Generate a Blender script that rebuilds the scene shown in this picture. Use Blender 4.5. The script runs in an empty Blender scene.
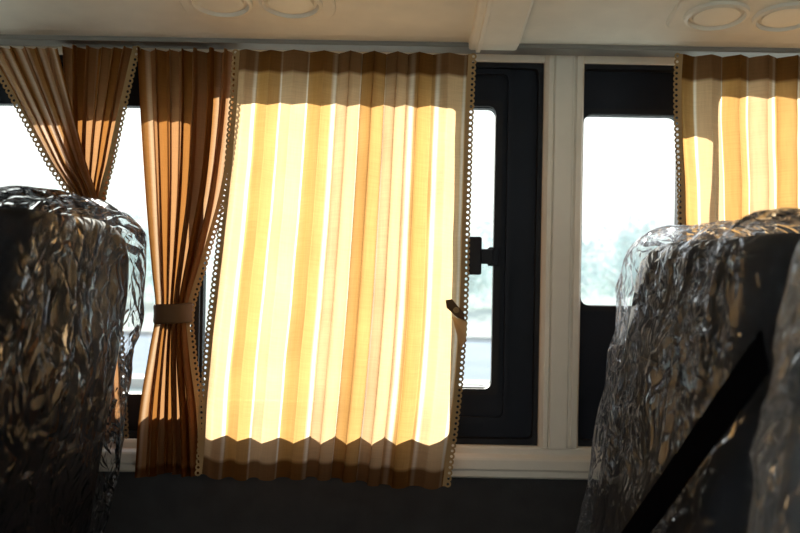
import bpy, bmesh, math, random
from mathutils import Vector, Matrix, noise
random.seed(4)
S=bpy.context.scene
S.view_settings.view_transform='Standard'
CZ=1.15; D=1.8; A=math.radians(1.0); M=0.002
def unroll(px,py):
    dx=px-400; dy=py-266.5
    return dx*math.cos(A)+dy*math.sin(A), -dx*math.sin(A)+dy*math.cos(A)
def P(px,py,y=0.0):
    u,v=unroll(px,py); k=M*(D+y)/D
    return Vector((u*k,y,CZ-v*k))
def X(u): return u*M
def Z(v): return CZ-v*M

# ---------------- materials
def mat(name,col,rough=0.5,metal=0,spec=0.5,noise_amt=0.0,nscale=20,bump=0.0,bscale=200):
    m=bpy.data.materials.new(name); m.use_nodes=True
    nt=m.node_tree; b=nt.nodes['Principled BSDF']
    b.inputs['Roughness'].default_value=rough; b.inputs['Metallic'].default_value=metal
    b.inputs['Specular IOR Level'].default_value=spec
    tc=nt.nodes.new('ShaderNodeTexCoord')
    n=nt.nodes.new('ShaderNodeTexNoise'); n.inputs['Scale'].default_value=nscale
    nt.links.new(tc.outputs['Object'],n.inputs['Vector'])
    r=nt.nodes.new('ShaderNodeValToRGB')
    c0=[max(0,c*(1-noise_amt)) for c in col]; c1=[min(1,c*(1+noise_amt)) for c in col]
    r.color_ramp.elements[0].position=.3; r.color_ramp.elements[1].position=.7
    r.color_ramp.elements[0].color=(*c0,1); r.color_ramp.elements[1].color=(*c1,1)
    nt.links.new(n.outputs['Fac'],r.inputs['Fac']); nt.links.new(r.outputs['Color'],b.inputs['Base Color'])
    if bump>0:
        n2=nt.nodes.new('ShaderNodeTexNoise'); n2.inputs['Scale'].default_value=bscale
        nt.links.new(tc.outputs['Object'],n2.inputs['Vector'])
        bp=nt.nodes.new('ShaderNodeBump'); bp.inputs['Strength'].default_value=bump; bp.inputs['Distance'].default_value=.002
        nt.links.new(n2.outputs['Fac'],bp.inputs['Height']); nt.links.new(bp.outputs['Normal'],b.inputs['Normal'])
    return m
m_cream=mat('cream_plastic',(.82,.75,.65),.45,noise_amt=.03,bump=.1)
m_ceil=mat('ceiling_lining',(.80,.73,.64),.6,noise_amt=.04,bump=.2,bscale=400)
m_lower=mat('wall_carpet',(.045,.043,.044),.9,spec=.2,noise_amt=.12,bump=.3,bscale=300)
m_black=mat('black_frame',(.010,.013,.022),.5,spec=.2,noise_amt=.1)
m_rubber=mat('rubber_seal',(.016,.018,.024),.6,spec=.2)
m_rail=mat('rail_grey',(.22,.20,.18),.4)
m_seat=mat('seat_fabric',(.014,.014,.019),.85,spec=.15,noise_amt=.3,bump=.2)
m_floor=mat('floor_vinyl',(.10,.10,.10),.6,noise_amt=.2)
m_metal=mat('seat_metal',(.12,.12,.12),.4,.8)
m_strip=mat('strip_black',(.003,.003,.004),.9,spec=.0)
m_tie=mat('tie_band',(.13,.065,.028),.7,spec=.2)
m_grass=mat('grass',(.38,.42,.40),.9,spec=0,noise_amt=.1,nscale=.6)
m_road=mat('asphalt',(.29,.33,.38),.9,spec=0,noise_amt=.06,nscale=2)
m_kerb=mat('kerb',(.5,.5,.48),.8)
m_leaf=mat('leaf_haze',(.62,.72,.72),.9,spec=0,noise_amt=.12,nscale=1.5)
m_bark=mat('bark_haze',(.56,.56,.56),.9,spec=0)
m_beige=mat('lace_thread',(.40,.25,.12),.8,spec=.1)

def glass_mat():
    m=bpy.data.materials.new('window_glass'); m.use_nodes=True; nt=m.node_tree; nt.nodes.clear()
    o=nt.nodes.new('ShaderNodeOutputMaterial'); t=nt.nodes.new('ShaderNodeBsdfTransparent'); g=nt.nodes.new('ShaderNodeBsdfGlossy')
    t.inputs['Color'].default_value=(.95,.98,.97,1); g.inputs['Roughness'].default_value=.02
    x=nt.nodes.new('ShaderNodeMixShader'); x.inputs[0].default_value=.04
    nt.links.new(t.outputs[0],x.inputs[1]); nt.links.new(g.outputs[0],x.inputs[2]); nt.links.new(x.outputs[0],o.inputs[0]); return m
m_glass=glass_mat()

def curtain_mat(name,periods,phase=0.0,tint=(1,1,1),trans=.62):
    m=bpy.data.materials.new(name); m.use_nodes=True; nt=m.node_tree; nt.nodes.clear(); L=nt.links.new
    N=nt.nodes.new
    o=N('ShaderNodeOutputMaterial'); uv=N('ShaderNodeUVMap'); uv.uv_map='UVMap'
    sp=N('ShaderNodeSeparateXYZ'); L(uv.outputs[0],sp.inputs[0])
    ma=N('ShaderNodeMath'); ma.operation='MULTIPLY_ADD'; ma.inputs[1].default_value=periods; ma.inputs[2].default_value=phase
    L(sp.outputs['X'],ma.inputs[0])
    fr=N('ShaderNodeMath'); fr.operation='FRACT'; L(ma.outputs[0],fr.inputs[0])
    r=N('ShaderNodeValToRGB'); r.color_ramp.interpolation='LINEAR'
    gold=(.60,.355,.135,1); cream=(.69,.475,.265,1); white=(.98,.88,.70,1); deep=(.53,.295,.095,1)
    st=[(0,gold),(.10,deep),(.40,gold),(.44,white),(.455,white),(.49,cream),(.72,cream),(.91,cream),(.945,white),(.96,white),(.99,gold)]
    e=r.color_ramp.elements; e[0].position=0; e[0].color=st[0][1]; e[1].position=.99; e[1].color=st[-1][1]
    for p,c in st[1:-1]:
        k=e.new(p); k.color=c
    L(fr.outputs[0],r.inputs['Fac'])
    w=N('ShaderNodeTexNoise'); w.inputs['Scale'].default_value=1.0; w.inputs['Detail'].default_value=3
    mp=N('ShaderNodeMapping'); mp.inputs['Scale'].default_value=(260,14,1); L(uv.outputs[0],mp.inputs[0]); L(mp.outputs[0],w.inputs['Vector'])
    w2=N('ShaderNodeTexNoise'); w2.inputs['Scale'].default_value=1.0
    mp2=N('ShaderNodeMapping'); mp2.inputs['Scale'].default_value=(14,300,1); L(uv.outputs[0],mp2.inputs[0]); L(mp2.outputs[0],w2.inputs['Vector'])
    ad=N('ShaderNodeMath'); ad.operation='ADD'; L(w.outputs['Fac'],ad.inputs[0]); L(w2.outputs['Fac'],ad.inputs[1])
    mr=N('ShaderNodeMapRange'); mr.inputs['From Min'].default_value=.7; mr.inputs['From Max'].default_value=1.3
    mr.inputs['To Min'].default_value=.84; mr.inputs['To Max'].default_value=1.0; L(ad.outputs[0],mr.inputs['Value'])
    vm0=N('ShaderNodeVectorMath'); vm0.operation='SCALE'; L(r.outputs['Color'],vm0.inputs[0]); L(mr.outputs[0],vm0.inputs['Scale'])
    vm=N('ShaderNodeVectorMath'); vm.operation='MULTIPLY'; vm.inputs[1].default_value=tint; L(vm0.outputs[0],vm.inputs[0])
    at=N('ShaderNodeAttribute'); at.attribute_name='hem'
    hm=N('ShaderNodeMix'); hm.data_type='RGBA'; L(at.outputs['Fac'],hm.inputs['Factor'])
    hm.inputs['A'].default_value=(1,1,1,1); hm.inputs['B'].default_value=(.20,.15,.11,1)
    vt=N('ShaderNodeVectorMath'); vt.operation='MULTIPLY'; L(vm.outputs[0],vt.inputs[0]); L(hm.outputs['Result'],vt.inputs[1])
    hd=N('ShaderNodeMix'); hd.data_type='RGBA'; L(at.outputs['Fac'],hd.inputs['Factor'])
    hd.inputs['A'].default_value=(.58,.44,.36,1); hd.inputs['B'].default_value=(.40,.26,.19,1)
    dcol=N('ShaderNodeVectorMath'); dcol.operation='MULTIPLY'; L(hd.outputs['Result'],dcol.inputs[1]); L(vm.outputs[0],dcol.inputs[0])
    df=N('ShaderNodeBsdfDiffuse'); L(dcol.outputs[0],df.inputs['Color'])
    tr=N('ShaderNodeBsdfTranslucent'); L(vt.outputs[0],tr.inputs['Color'])
    mx=N('ShaderNodeMixShader'); mx.inputs[0].default_value=trans; L(df.outputs[0],mx.inputs[1]); L(tr.outputs[0],mx.inputs[2])
    tp=N('ShaderNodeBsdfTransparent'); L(vt.outputs[0],tp.inputs['Color'])
    mx2=N('ShaderNodeMixShader'); mx2.inputs[0].default_value=.03; L(mx.outputs[0],mx2.inputs[1]); L(tp.outputs[0],mx2.inputs[2])
    L(mx2.outputs[0],o.inputs[0]); return m

def plastic_mat(name,milk,gl=.55,ior=1.3):
    m=bpy.data.materials.new(name); m.use_nodes=True; nt=m.node_tree; nt.nodes.clear(); L=nt.links.new; N=nt.nodes.new
    o=N('ShaderNodeOutputMaterial'); tc=N('ShaderNodeTexCoord')
    mp=N('ShaderNodeMapping'); mp.inputs['Scale'].default_value=(1,.75,.75); mp.inputs['Rotation'].default_value=(.6,0,0); L(tc.outputs['Object'],mp.inputs[0])
    n=N('ShaderNodeTexNoise'); n.inputs['Scale'].default_value=7; n.inputs['Detail'].default_value=3; L(mp.outputs[0],n.inputs['Vector'])
    wr=N('ShaderNodeVectorMath'); wr.operation='MULTIPLY_ADD'; wr.inputs[1].default_value=(.22,.22,.22); L(n.outputs['Color'],wr.inputs[0]); L(mp.outputs[0],wr.inputs[2])
    def crease(scale,cut):
        v=N('ShaderNodeTexVoronoi'); v.feature='DISTANCE_TO_EDGE'; v.inputs['Scale'].default_value=scale; L(wr.outputs[0],v.inputs['Vector'])
        mi=N('ShaderNodeMath'); mi.operation='MINIMUM'; mi.inputs[1].default_value=cut; L(v.outputs['Distance'],mi.inputs[0]); return mi
    a=crease(10,.16); b=crease(27,.14)
    n3=N('ShaderNodeTexNoise'); n3.inputs['Scale'].default_value=26; n3.inputs['Detail'].default_value=2; L(wr.outputs[0],n3.inputs['Vector'])
    ad=N('ShaderNodeMath'); ad.operation='MULTIPLY_ADD'; ad.inputs[1].default_value=.45; L(b.outputs[0],ad.inputs[0]); L(a.outputs[0],ad.inputs[2])
    ad2=N('ShaderNodeMath'); ad2.operation='MULTIPLY_ADD'; ad2.inputs[1].default_value=.08; L(n3.outputs['Fac'],ad2.inputs[0]); L(ad.outputs[0],ad2.inputs[2])
    bp=N('ShaderNodeBump'); bp.inputs['Strength'].default_value=.9; bp.inputs['Distance'].default_value=.045; L(ad2.outputs[0],bp.inputs['Height'])
    g=N('ShaderNodeBsdfGlossy'); g.inputs['Roughness'].default_value=.09; g.inputs['Color'].default_value=(gl,gl,gl*1.05,1); L(bp.outputs[0],g.inputs['Normal'])
    t=N('ShaderNodeBsdfTransparent'); t.inputs['Color'].default_value=(.98,.98,.98,1)
    f=N('ShaderNodeFresnel'); f.inputs['IOR'].default_value=ior; L(bp.outputs[0],f.inputs['Normal'])
    x=N('ShaderNodeMixShader'); L(f.outputs[0],x.inputs[0]); L(t.outputs[0],x.inputs[1]); L(g.outputs[0],x.inputs[2])
    tl=N('ShaderNodeBsdfTranslucent'); tl.inputs['Color'].default_value=(.86,.92,1,1)
    df=N('ShaderNodeBsdfDiffuse'); df.inputs['Color'].default_value=(.8,.86,.95,1)
    x3=N('ShaderNodeMixShader'); x3.inputs[0].default_value=.5; L(tl.outputs[0],x3.inputs[1]); L(df.outputs[0],x3.inputs[2])
    x2=N('ShaderNodeMixShader'); x2.inputs[0].default_value=milk; L(x.outputs[0],x2.inputs[1]); L(x3.outputs[0],x2.inputs[2])
    L(x2.outputs[0],o.inputs[0]); return m
m_film=plastic_mat('clear_plastic_film',.010,.55,1.20)
m_film2=plastic_mat('clear_plastic_film_cool',.04,.9,1.20)
m_film3=plastic_mat('milky_plastic_film',.22,.9,1.3)

# ---------------- helpers
def obj(name,verts,faces,material,parent=None,smooth=False):
    me=bpy.data.meshes.new(name); me.from_pydata([tuple(v) for v in verts],[],faces); me.update()
    o=bpy.data.objects.new(name,me); S.collection.objects.link(o)
    if material: me.materials.append(material)
    if smooth:
        for p in me.polygons: p.use_smooth=True
    if parent: o.parent=parent
    return o
def empty(name):
    e=bpy.data.objects.new(name,None); S.collection.objects.link(e); e.empty_display_size=.1; return e
def fixn(o):
    bm=bmesh.new(); bm.from_mesh(o.data); bmesh.ops.recalc_face_normals(bm,faces=bm.faces); bm.to_mesh(o.data); bm.free()
def bevel(o,w,seg=2):
    b=o.modifiers.new('Bevel','BEVEL'); b.width=w; b.segments=seg; b.limit_method='ANGLE'; b.angle_limit=math.radians(35)
def boxes(name,bl,material,parent=None,bv=0):
    V=[];F=[]
    for (x0,x1,y0,y1,z0,z1) in bl:
        i=len(V)
        V+=[(x0,y0,z0),(x1,y0,z0),(x1,y1,z0),(x0,y1,z0),(x0,y0,z1),(x1,y0,z1),(x1,y1,z1),(x0,y1,z1)]
        F+=[(i,i+3,i+2,i+1),(i+4,i+5,i+6,i+7),(i,i+1,i+5,i+4),(i+1,i+2,i+6,i+5),(i+2,i+3,i+7,i+6),(i+3,i,i+4,i+7)]
    o=obj(name,V,F,material,parent)
    if bv: bevel(o,bv)
    return o
def extrude(name,prof,axis,a0,a1,material,parent=None,bv=0,smooth=False):
    n=len(prof)
    f=(lambda a,p:(a,p[0],p[1])) if axis=='x' else (lambda a,p:(p[0],p[1],a))
    V=[f(a0,p) for p in prof]+[f(a1,p) for p in prof]
    F=[(i,(i+1)%n,(i+1)%n+n,i+n) for i in range(n)]+[tuple(range(n))[::-1],tuple(range(n,2*n))]
    o=obj(name,V,F,material,parent); fixn(o)
    if bv: bevel(o,bv)
    return o
def ring(name,outer,hole,r,y0,y1,material,parent,ro=0):
    def rr(b,r,k=7):
        x0,x1,z0,z1=b; pts=[]
        for (cx,cz,a0) in ((x1-r,z1-r,0),(x0+r,z1-r,90),(x0+r,z0+r,180),(x1-r,z0+r,270)):
            for i in range(k):
                a=math.radians(a0+90*i/(k-1)); pts.append((cx+r*math.cos(a),cz+r*math.sin(a)))
        return pts
    h=rr(hole,r); o_=rr(outer,max(ro,.0002)); n=len(h)
    V=[(p[0],y0,p[1]) for p in h]+[(p[0],y0,p[1]) for p in o_]+[(p[0],y1,p[1]) for p in h]+[(p[0],y1,p[1]) for p in o_]
    F=[]
    for i in range(n):
        j=(i+1)%n
        F+=[(i,j,n+j,n+i),(2*n+i,3*n+i,3*n+j,2*n+j),(i,2*n+i,2*n+j,j),(n+i,n+j,3*n+j,3*n+i)]
    o=obj(name,V,F,material,parent); fixn(o); return o
def R(u0,u1,v0,v1): return (X(u0),X(u1),Z(v1),Z(v0))

# ---------------- shell
XL,XR=-2.4,2.4; YB=-2.35
boxes('floor',[(XL,XR,YB,.08,-.06,0)],m_floor)
zt=Z(-206); zb=Z(177)
boxes('wall_window_side',[(XL,XR,0,.07,0,zb),(XL,XR,0,.07,zt,1.64),(X(141),X(179),0,.07,zb,zt),(XL,X(-600),0,.07,zb,zt),(X(620),XR,0,.07,zb,zt)],m_cream)
boxes('wall_panel_lower',[(XL,XR,-.012,-.001,.0,Z(206))],m_lower,bv=.003)
pr=[(0,1.592),(-.105,1.590),(-.125,1.568),(-.16,1.570),(-.5,1.625),(-.9,1.72),(-1.3,1.75),(-1.75,1.73),(-2.15,1.68),(YB,1.65)]
prof=pr+[(YB-.05,1.70),(-2.15,1.76),(-1.3,1.83),(-.5,1.74),(.0,1.66)]
c=extrude('ceiling',prof,'x',XL,XR,m_ceil)
ow=[(XL,XR,YB-.07,YB,0,.68),(XL,XR,YB-.07,YB,1.58,1.65)]
for x in (-2.4,-.85,.75,2.3): ow.append((x,x+.1,YB-.07,YB,.68,1.58))
boxes('wall_aisle_side',ow,m_cream)
w3=empty('window_3')
for i,x in enumerate((-2.3,-.75,.85)):
    ring('frame_%d'%(i+1),(x,x+1.5-.05,.68,1.58),(x+.03,x+1.42,.71,1.55),.04,YB-.05,YB-.02,m_black,w3)
    boxes('glass_%d'%(i+1),[(x+.02,x+1.43,YB-.038,YB-.034,.70,1.56)],m_glass,w3)
boxes('wall_rear',[(XR,XR+.06,YB-.07,.08,-.06,1.8)],m_cream)
boxes('wall_front',[(XL-.06,XL,YB-.07,.08,-.06,1.8)],m_cream)

z0=Z(177)
extrude('trim_1',[(0,z0+.001),(-.014,z0+.001),(-.017,z0-.004),(-.017,z0-.014),(-.028,z0-.020),(-.030,z0-.024),(-.030,z0-.042),(-.024,z0-.046),(-.024,z0-.058),(-.018,z0-.062),(0,z0-.062)],'x',XL,XR,m_cream,bv=.0012)
a,b=X(141),X(179)
extrude('trim_2',[(a-.001,.002),(a-.001,-.012),(a+.006,-.024),(a+.014,-.026),(a+.016,-.020),(a+.019,-.026),(a+.052,-.027),(a+.054,-.020),(a+.058,-.020),(a+.061,-.027),(b-.004,-.024),(b+.001,-.014),(b+.001,.002)],'z',Z(177),Z(-218),m_cream,bv=.0008)
boxes('trim_3',[(XL,XR,-.010,.0,zt-.001,1.588)],m_cream,bv=.002)
xa,xb=P(472,20,-.2).x,P(523,20,-.2).x
cp=[(-.118,1.556),(-.165,1.556),(-.5,1.611),(-.9,1.706),(-.9,1.73),(-.5,1.635),(-.165,1.58),(-.118,1.58)]
extrude('trim_4',cp,'x',xa,xb,m_ceil,bv=.005)
extrude('trim_5',[(p[0],p[1]-.004 if i<4 else p[1]) for i,p in enumerate(cp)],'x',xa+.014,xa+.022,m_ceil,bv=.001)
boxes('curtain_rail',[(XL+.02,XR-.02,-.128,-.122,1.560,1.570),(XL+.02,XR-.02,-.122,-.040,1.568,1.589)],m_rail,bv=.001)

def vent(cx,cy):
    e=empty('ceiling_air_vent')
    zc=1.570+(-.16-cy)*.1618
    ang=math.atan(.1618)
    e.location=(cx,cy,zc); e.rotation_euler=(-ang,0,0)
    V=[];n=48
    for zz,sc in ((0.004,1),( -.006,.985),(-.008,.96)):
        for i in range(n):
            t=2*math.pi*i/n; cx_=math.copysign(abs(math.cos(t))**.35,math.cos(t)); sy=math.copysign(abs(math.sin(t))**.35,math.sin(t))
            V.append((cx_*.132*sc,sy*.072*sc,zz))
    F=[(j*n+i,j*n+(i+1)%n,(j+1)*n+(i+1)%n,(j+1)*n+i) for j in range(2) for i in range(n)]+[tuple(range(2*n,3*n)),tuple(range(n))[::-1]]
    o=obj('plate',V,F,m_ceil,e); fixn(o)
    for k,ox in enumerate((-.058,.058)):
        V=[];F=[];n=48
        prf=((.054,-.006),(.052,-.013),(.047,-.015),(.044,-.007),(.040,-.006),(.037,-.012),(.030,-.013),(.0,-.0135))
        for r_,z_ in prf:
            for i in range(n):
                t=2*math.pi*i/n; V.append((ox+r_*math.cos(t),r_*math.sin(t),z_))
        for j in range(len(prf)-1):
            for i in range(n): F.append((j*n+i,j*n+(i+1)%n,(j+1)*n+(i+1)%n,(j+1)*n+i))
        o=obj('nozzle_%d'%(k+1),V,F,m_cream,e); fixn(o)
vent(-.247,-.305); vent(.583,-.285)

# ---------------- windows
w1=empty('window_1')
BY0,BY1=.025,.05
ring('tile_left',R(-600,-204,-206,177),R(-590,-211,-158,134),.02,BY0,BY1,m_black,w1)
ring('tile_mid',R(-204,44,-206,177),R(-199,40,-182,139),.02,BY0,BY1,m_black,w1)
ring('tile_right',R(44,141,-206,177),R(50,95,-162,121),.015,BY0,BY1,m_black,w1)
ring('slider_rim',R(42,101,-169,128),R(49.5,94,-163,122),.015,.014,.025,m_rubber,w1,.01)
ring('slider_channel',R(-204,110,-200,156),R(-201,106,-195,150),.012,.008,.016,m_black,w1,.01)
ring('outer_seal',R(-600,141,-206,177),R(-596,136,-201,171),.012,.002,.025,m_rubber,w1)
boxes('glass_left',[(X(-594),X(-208),.036,.040,Z(138),Z(-162))],m_glass,w1)
boxes('glass_mid',[(X(-202),X(43),.036,.040,Z(144),Z(-188))],m_glass,w1)
boxes('glass_right',[(X(46),X(98),.030,.034,Z(125),Z(-166))],m_glass,w1)
boxes('latch_grip',[(X(67),X(81),-.014,.002,Z(7),Z(-31))],m_black,w1,.004)
boxes('latch_arm',[(X(78),X(93),-.008,.004,Z(-4),Z(-19)),(X(88),X(99),.000,.016,Z(-2),Z(-21))],m_black,w1,.003)
w2=empty('window_2')
ring('tile_left',R(179,284,-206,177),R(183,281,-157,36),.018,BY0,BY1,m_black,w2)
ring('tile_right',R(284,620,-206,177),R(287,612,-196,36),.018,BY0,BY1,m_black,w2)
ring('outer_seal',R(179,620,-206,177),R(180.5,616,-201,171),.012,.002,.025,m_rubber,w2)
ring('rim',R(180,284,-163,42),R(183,281,-157.5,36.5),.018,.018,.025,m_rubber,w2,.012)
boxes('glass_left',[(X(181),X(283),.036,.040,Z(40),Z(-161))],m_glass,w2)
boxes('glass_right',[(X(285),X(614),.036,.040,Z(40),Z(-200))],m_glass,w2)

# ---------------- curtains
def interp(pts,t):
    ys=[p[1] for p in pts]; y=ys[0]+(ys[-1]-ys[0])*t
    for i in range(len(pts)-1):
        if y<=ys[i+1]+1e-6:
            a=(y-ys[i])/(ys[i+1]-ys[i]);
            n=len(pts); p0=pts[max(0,i-1)]; p1=pts[i]; p2=pts[i+1]; p3=pts[min(n-1,i+2)]
            m1=(p2[0]-p0[0])/max(1e-6,(p2[1]-p0[1])); m2=(p3[0]-p1[0])/max(1e-6,(p3[1]-p1[1])); h=ys[i+1]-ys[i]
            x=(2*a**3-3*a*a+1)*p1[0]+(a**3-2*a*a+a)*h*m1+(-2*a**3+3*a*a)*p2[0]+(a**3-a*a)*h*m2
            return x,y
    return pts[-1]
def curtain(name,Lp,Rp,y0,nf,amp,material,hem_top=22,hem_bot=20,lace_l=True,lace_r=True,seed=0,sharp=.4,nu=None,nv=110,ampf=None,crease=0,wander=1.0):
    root=empty(name); nu=nu or nf*16
    V=[];hem=[];UV=[];rows=[]
    rnd=random.Random(seed); ph=[rnd.uniform(-1,1) for _ in range(8)]
    for j in range(nv+1):
        v=j/nv; row=[]
        l=interp(Lp,v); r=interp(Rp,v)
        tot=Lp[-1][1]-Lp[0][1]
        for i in range(nu+1):
            u=i/nu
            vv=v*wander
            uu=u+.016*ph[0]*math.sin(5*u+1.5*vv+ph[1]*3)+.012*math.sin(11*u+ph[2]*3+1.2*vv*ph[3])+.004*math.sin(23*u+ph[7]*3)
            th=2*math.pi*nf*uu+.5*ph[4]*math.sin(3*vv+4*u)
            s=math.sin(th); tri=2/math.pi*math.asin(max(-1,min(1,s)))
            w=(1-sharp)*s+sharp*tri
            a=amp*(.8+.3*math.sin(7*u+ph[5]*3))*(ampf(v) if ampf else 1)
            yy=y0-a*w
            if crease: yy+=crease*noise.noise(Vector((u*6+seed,v*9,seed)))
            px=l[0]+(r[0]-l[0])*u; py=l[1]+(r[1]-l[1])*u
            p=P(px,py,y0); p.y=yy
            edge=min(1,8*u,8*(1-u))
            p.x+=.22*a*math.sin(2*th)*edge
            p.z+=.004*math.sin(th+1)*v+.004*math.sin(9*u+ph[6]*3)*v
            row.append(len(V)); V.append(p); UV.append((u,1-v))
            d=min((v*tot)/hem_top if hem_top else 9,((1-v)*tot)/hem_bot if hem_bot else 9)
            hem.append(1.0 if d<1 else 0.0)
        rows.append(row)
    F=[(rows[j][i],rows[j+1][i],rows[j+1][i+1],rows[j][i+1]) for j in range(nv) for i in range(nu)]
    o=obj('fabric',V,F,material,root,True)
    uvl=o.data.uv_layers.new(name='UVMap')
    for lp in o.data.loops: uvl.data[lp.index].uv=UV[lp.vertex_index]
    at=o.data.attributes.new('hem','FLOAT','POINT')
    for i,h in enumerate(hem): at.data[i].value=h
    for side,on in (('l',lace_l),('r',lace_r)):
        if not on: continue
        idx=0 if side=='l' else -1; sg=-1 if side=='l' else 1
        line=[V[rw[idx]] for rw in rows]
        LV=[];LF=[]
        # solid selvedge ribbon + scalloped rings
        for k,pt in enumerate(line):
            LV+=[pt+Vector((-sg*.003,-.0015,0)),pt+Vector((sg*.0035,-.0015,0))]
            if k: LF.append((2*k-2,2*k-1,2*k+1,2*k))
        acc=0; step=.0105; nextd=.004
        for k in range(1,len(line)):
            seg=(line[k]-line[k-1]); sl=seg.length
            while acc+sl>=nextd:
                p=line[k-1]+seg*((nextd-acc)/sl); t=seg.normalized(); nrm=Vector((-t.z,0,t.x))
                if nrm.x*sg<0: nrm=-nrm
                for (off,ro,ri) in ((.0068,.0062,.0026),):
                    cpt=p+nrm*off; b=len(LV); n=12
                    for rr_ in (ro,ri):
                        for q in range(n):
                            an=2*math.pi*q/n; LV.append(cpt+t*rr_*math.cos(an)+nrm*rr_*math.sin(an)+Vector((0,-.001,0)))
                    for q in range(n): LF.append((b+q,b+(q+1)%n,b+n+(q+1)%n,b+n+q))
                nextd+=step
            acc+=sl
        obj('lace_'+side,LV,LF,m_beige,root)
    return root
mD=curtain_mat('curtain_stripe_wide',4.4,.62)
mC=curtain_mat('curtain_stripe_gathered',4,.2,tint=(.80,.60,.46),trans=.48)  # same fabric as wide curtain; shade of packed pleats put into darker tint
mA=curtain_mat('curtain_stripe_left',3,.2,tint=(.92,.82,.80),trans=.50)
mE=curtain_mat('curtain_stripe_right',6.5,.1)
cm=curtain('curtain',[(239,50),(235,110),(228,190),(218,280),(209,360),(201,475)],[(470,54),(467,120),(464,220),(461,320),(455,400),(444,487)],-.106,9,.0150,mD,hem_top=22,hem_bot=17,seed=3,sharp=.35,crease=.008,nu=300,wander=.5)
def tieamp(vt): return lambda v: 1.0-.2*math.exp(-((v-vt)/.10)**2)
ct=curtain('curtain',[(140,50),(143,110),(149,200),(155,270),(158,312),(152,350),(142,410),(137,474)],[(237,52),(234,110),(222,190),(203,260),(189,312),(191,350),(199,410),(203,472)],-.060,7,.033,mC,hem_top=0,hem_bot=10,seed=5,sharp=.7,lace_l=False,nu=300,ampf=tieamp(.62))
tc=P(173.5,313,-.062); V=[];F=[];n=32
for zz,dr in ((-.019,.001),(-.014,.003),(0,.002),(.014,.003),(.019,.001)):
    for i in range(n):
        t=2*math.pi*i/n; V.append((tc.x+(.035+dr)*math.cos(t),tc.y+(.034+dr)*math.sin(t),tc.z+zz+.002*math.cos(t)))
for j in range(4):
    for i in range(n): F.append((j*n+i,j*n+(i+1)%n,(j+1)*n+(i+1)%n,(j+1)*n+i))
tb=obj('tie_band',V,F,m_tie,ct,True); so=tb.modifiers.new('s','SOLIDIFY'); so.thickness=.002
curtain('curtain',[(-12,48),(20,105),(50,160),(76,205),(70,260),(55,330),(52,440)],[(58,48),(72,105),(86,160),(100,205),(108,260),(112,330),(112,440)],-.104,6,.016,mA,hem_top=0,hem_bot=10,seed=8,sharp=.6,lace_l=True,lace_r=False,nu=220)
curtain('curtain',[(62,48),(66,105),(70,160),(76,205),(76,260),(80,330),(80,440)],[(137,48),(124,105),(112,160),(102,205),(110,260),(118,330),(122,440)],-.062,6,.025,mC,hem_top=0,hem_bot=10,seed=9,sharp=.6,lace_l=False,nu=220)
curtain('curtain',[(680,55),(679,110),(684,218),(686,330),(684,470)],[(1010,60),(1010,110),(1005,218),(1000,330),(998,476)],-.104,13,.014,mE,hem_top=24,hem_bot=17,seed=12,sharp=.3,crease=.007,lace_r=False,nu=300)
q=P(454,311,-.130)
V=[(-.016,0,.020),(-.004,-.002,.022),(.018,0,-.004),(.020,0,-.016),(.006,-.002,-.012),(-.014,0,.006)]
V=[Vector(v)+q for v in V]
o=obj('clip_tab',V,[tuple(range(6))],m_tie,cm); so=o.modifiers.new('s','SOLIDIFY'); so.thickness=.004
V=[];F=[];n=16
for r_,y_ in ((.006,0),(.0055,-.003),(.003,-.004),(0,-.004)):
    for i in range(n): V.append(q+Vector((.004+r_*math.cos(i*2*math.pi/n),-.003+y_,.002+r_*math.sin(i*2*math.pi/n))))
for j in range(3):
    for i in range(n): F.append((j*n+i,j*n+(i+1)%n,(j+1)*n+(i+1)%n,(j+1)*n+i))
obj('clip_stud',V,F,m_beige,cm,True)
V=[P(452,316,-.126),P(467,322,-.134),P(466,338,-.132),P(461,350,-.12)]
obj('folded_edge',V,[(0,1,2,3)],mD,cm)

# ---------------- seats
LEAN=.15
def rbox(cx,cy,cz,hx,hy,hz,r,cuts,Rs=0.0,disp=0,seed=0,lean=LEAN,zref=1.2,flare=0):
    bm=bmesh.new(); bmesh.ops.create_cube(bm,size=2.0)
    bmesh.ops.subdivide_edges(bm,edges=bm.edges[:],cuts=cuts,use_grid_fill=True)
    for v in bm.verts:
        p=Vector((v.co.x*hx,v.co.y*hy,v.co.z*hz))
        i=Vector((max(-hx+r,min(hx-r,p.x)),max(-hy+r,min(hy-r,p.y)),max(-hz+r,min(hz-r,p.z))))
        d=p-i
        if d.length>1e-9: p=i+d.normalized()*r
        if Rs:
            dz=p.z-(hz-Rs)
            if dz>0:
                k=(hy-Rs+math.sqrt(max(0,Rs*Rs-dz*dz*.98)))/hy; p.y*=k
        v.co=p
    bm.normal_update()
    if disp:
        nn={v:v.normal.copy() for v in bm.verts}
        for v in bm.verts:
            p=v.co+Vector((seed*3.1,seed,0)); 
            q=Vector((p.x*5,p.y*5+p.z*3.0,p.z*3.4-p.y*2.5))
            wv=noise.noise_vector(q*.8)*.7
            a=max(0,1-abs(noise.noise(q+wv))*3.0)
            b=max(0,1-abs(noise.noise(q*2.1+wv+Vector((5,2,1))))*4.0)
            c_=noise.noise(q*1.1)
            dd=disp*(.50*a+.26*b+.45*c_)
            low=(hz-v.co.z)/(2*hz)
            v.co=v.co+nn[v]*(dd+flare*low)
    for v in bm.verts:
        v.co+=Vector((cx,cy,cz)); v.co.x+=lean*(v.co.z-zref)
    return bm
def addbm(name,bm,material,parent,smooth=True):
    me=bpy.data.meshes.new(name); bm.to_mesh(me); bm.free(); me.materials.append(material)
    for p in me.polygons: p.use_smooth=smooth
    o=bpy.data.objects.new(name,me); S.collection.objects.link(o); o.parent=parent; return o
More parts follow.
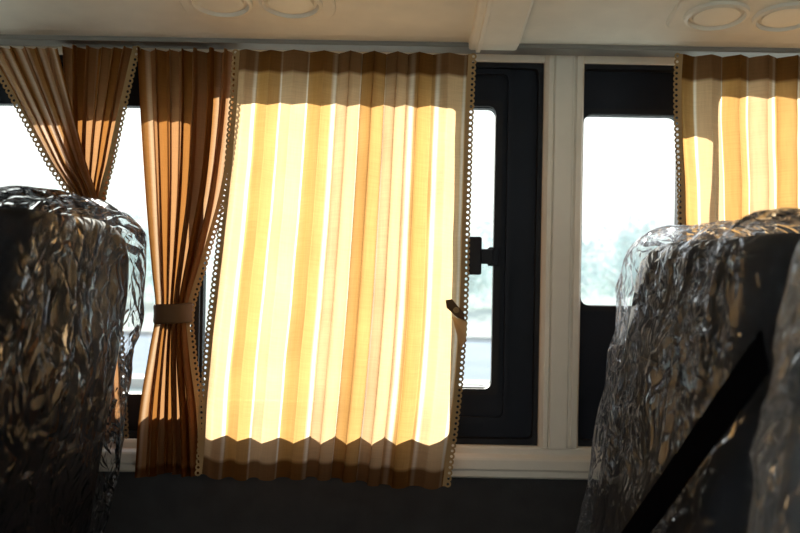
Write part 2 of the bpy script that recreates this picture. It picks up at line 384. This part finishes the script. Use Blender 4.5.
def seat(xc,ztop,secs,seed,Rs,films,hx=.062,flare=.012):
    e=empty('bus_seat')
    zlo=.40
    for k,(ya,yb) in enumerate(secs):
        hy=(yb-ya)/2-.02; cy=(ya+yb)/2; hz=(ztop-.018-zlo)/2; cz=(ztop-.018+zlo)/2
        addbm('backrest_%d'%(k+1),rbox(xc,cy,cz,hx,hy,hz,.05,24,Rs),m_seat,e)
        for s in (-1,1):
            addbm('bolster_%d_%s'%(k+1,'a' if s<0 else 'b'),rbox(xc-.040,cy+s*(hy-.07),cz-.12,.03,.045,hz-.16,.028,10),m_seat,e)
        addbm('headrest_pad_%d'%(k+1),rbox(xc-.040,cy,ztop-.13,.034,hy*.62,.085,.03,14),m_seat,e)
        addbm('plastic_cover_%d'%(k+1),rbox(xc,cy,cz,hx+.016,hy+.018,hz+.018,.055,100,Rs,.015,seed+k*7,flare=flare),films[k],e)
        xq=xc+LEAN*(.45-1.2)
        addbm('cushion_%d'%(k+1),rbox(xq-.24,cy,.42,.25,hy,.065,.05,16,0,lean=0),m_seat,e)
        addbm('cushion_cover_%d'%(k+1),rbox(xq-.24,cy,.42,.262,hy+.012,.077,.055,40,0,.008,seed+k,lean=0),m_film,e)
    ya=min(s[0] for s in secs); yb=max(s[1] for s in secs); xq=xc+LEAN*(.45-1.2)
    boxes('frame',[(xq-.46,xq+.02,ya+.04,yb-.04,.325,.36),(xq-.40,xq-.36,ya+.12,ya+.16,0,.33),(xq-.10,xq-.06,ya+.12,ya+.16,0,.33),(xq-.40,xq-.36,yb-.16,yb-.12,0,.33),(xq-.10,xq-.06,yb-.16,yb-.12,0,.33),(xq-.42,xq-.04,ya+.11,ya+.17,0,.02),(xq-.42,xq-.04,yb-.17,yb-.11,0,.02)],m_metal,e,.003)
    return e
sl=seat(-.526,1.238,[(-.79,-.14),(-1.22,-.82)],2,.17,[m_film,m_film])
XS=.490
sr=seat(XS,1.218,[(-.80,-.14),(-1.24,-.83)],11,.05,[m_film2,m_film3])
xf=XS-.062-.050
def onface(px,py):
    u,v=unroll(px,py)
    k=(xf+LEAN*(CZ-1.2))/(u*M+LEAN*v*M)
    return Vector((u*M*k,-D+D*k,CZ-v*M*k))
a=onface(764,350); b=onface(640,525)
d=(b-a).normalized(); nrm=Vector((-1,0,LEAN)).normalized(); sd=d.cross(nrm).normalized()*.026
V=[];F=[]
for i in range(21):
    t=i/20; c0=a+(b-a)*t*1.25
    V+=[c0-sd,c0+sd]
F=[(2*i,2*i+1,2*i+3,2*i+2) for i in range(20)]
o=obj('dark_strip',V,F,m_strip,sr); so=o.modifiers.new('s','SOLIDIFY'); so.thickness=.002  # flat matte black strip laid diagonally over the seat cover front

# ---------------- exterior
GZ=-.8
obj('ground',[(-90,.6,GZ),(90,.6,GZ),(90,140,GZ),(-90,140,GZ),(-90,-60,GZ),(90,-60,GZ)],[(0,1,2,3),(4,5,1,0)],m_grass)
boxes('road',[(-90,90,12.5,22,GZ+.005,GZ+.02)],m_road)
boxes('kerb',[(-90,90,22,22.3,GZ,GZ+.15),(-90,90,12.2,12.5,GZ,GZ+.15)],m_kerb)
rt=random.Random(7)
def tree(x,y,h):
    e=empty('tree'); e.location=(x,y,GZ)
    V=[];F=[]
    def limb(p0,p1,r0,r1):
        b=len(V); dd=(p1-p0).normalized(); s=dd.orthogonal().normalized(); t=dd.cross(s)
        for p,r_ in ((p0,r0),(p1,r1)):
            for i in range(6):
                an=i*math.pi/3; V.append(p+s*r_*math.cos(an)+t*r_*math.sin(an))
        for i in range(6): F.append((b+i,b+(i+1)%6,b+6+(i+1)%6,b+6+i))
    limb(Vector((0,0,0)),Vector((0,0,h*.5)),.12,.08); limb(Vector((0,0,h*.5)),Vector((.1,0,h*.95)),.08,.02)
    tips=[]
    for k in range(14):
        z_=h*rt.uniform(.1,.8); an=rt.uniform(0,6.28); l=h*rt.uniform(.2,.4)
        p1=Vector((math.cos(an)*l,math.sin(an)*l,z_+l*.7)); limb(Vector((0,0,z_)),p1,.04,.012); tips.append(p1)
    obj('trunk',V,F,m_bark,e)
    LV=[];LF=[]
    for k in range(1100):
        tp=rt.choice(tips); c_=tp*rt.uniform(.5,1.1)+Vector([rt.gauss(0,.11*h) for _ in range(3)]); c_.z=max(.1,c_.z)
        s=Vector([rt.gauss(0,1) for _ in range(3)]).normalized(); t=s.orthogonal().normalized(); r_=rt.uniform(.08,.17)
        b=len(LV); LV+=[c_-s*r_,c_+t*r_*.6,c_+s*r_,c_-t*r_*.6]; LF.append((b,b+1,b+2,b+3))
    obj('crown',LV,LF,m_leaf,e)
for k in range(40):
    tree(-38+k*2.2+rt.uniform(-1.2,1.2),rt.uniform(38,56),rt.uniform(3.0,4.8))

# ---------------- light
w=bpy.data.worlds.new('World'); S.world=w; w.use_nodes=True; nt=w.node_tree
bg=nt.nodes['Background']; tcn=nt.nodes.new('ShaderNodeTexCoord'); sp=nt.nodes.new('ShaderNodeSeparateXYZ')
nt.links.new(tcn.outputs['Generated'],sp.inputs[0])
rp=nt.nodes.new('ShaderNodeValToRGB'); rp.color_ramp.elements[0].position=.1; rp.color_ramp.elements[0].color=(1,.99,.97,1)
rp.color_ramp.elements[1].position=.8; rp.color_ramp.elements[1].color=(.60,.70,.85,1)
nt.links.new(sp.outputs['Z'],rp.inputs['Fac']); nt.links.new(rp.outputs['Color'],bg.inputs['Color'])
bg.inputs['Strength'].default_value=1.7
sd_=bpy.data.lights.new('sun','SUN'); sd_.energy=18.5; sd_.angle=math.radians(.6); sd_.color=(1,.92,.82)
so_=bpy.data.objects.new('sun',sd_); S.collection.objects.link(so_)
so_.rotation_euler=Vector((.15,-1,-.40)).to_track_quat('-Z','Y').to_euler(); so_.location=(0,5,5)

cam=bpy.data.cameras.new('camera'); cam.lens=36*D/(800*M); cam.sensor_width=36; cam.clip_start=.01; cam.clip_end=500
cam.dof.use_dof=True; cam.dof.focus_distance=1.65; cam.dof.aperture_fstop=4.0
co=bpy.data.objects.new('camera',cam); S.collection.objects.link(co)
co.matrix_world=Matrix.Translation((0,-D,CZ))@Matrix.Rotation(math.pi/2,4,'X')@Matrix.Rotation(A,4,'Z')
S.camera=co
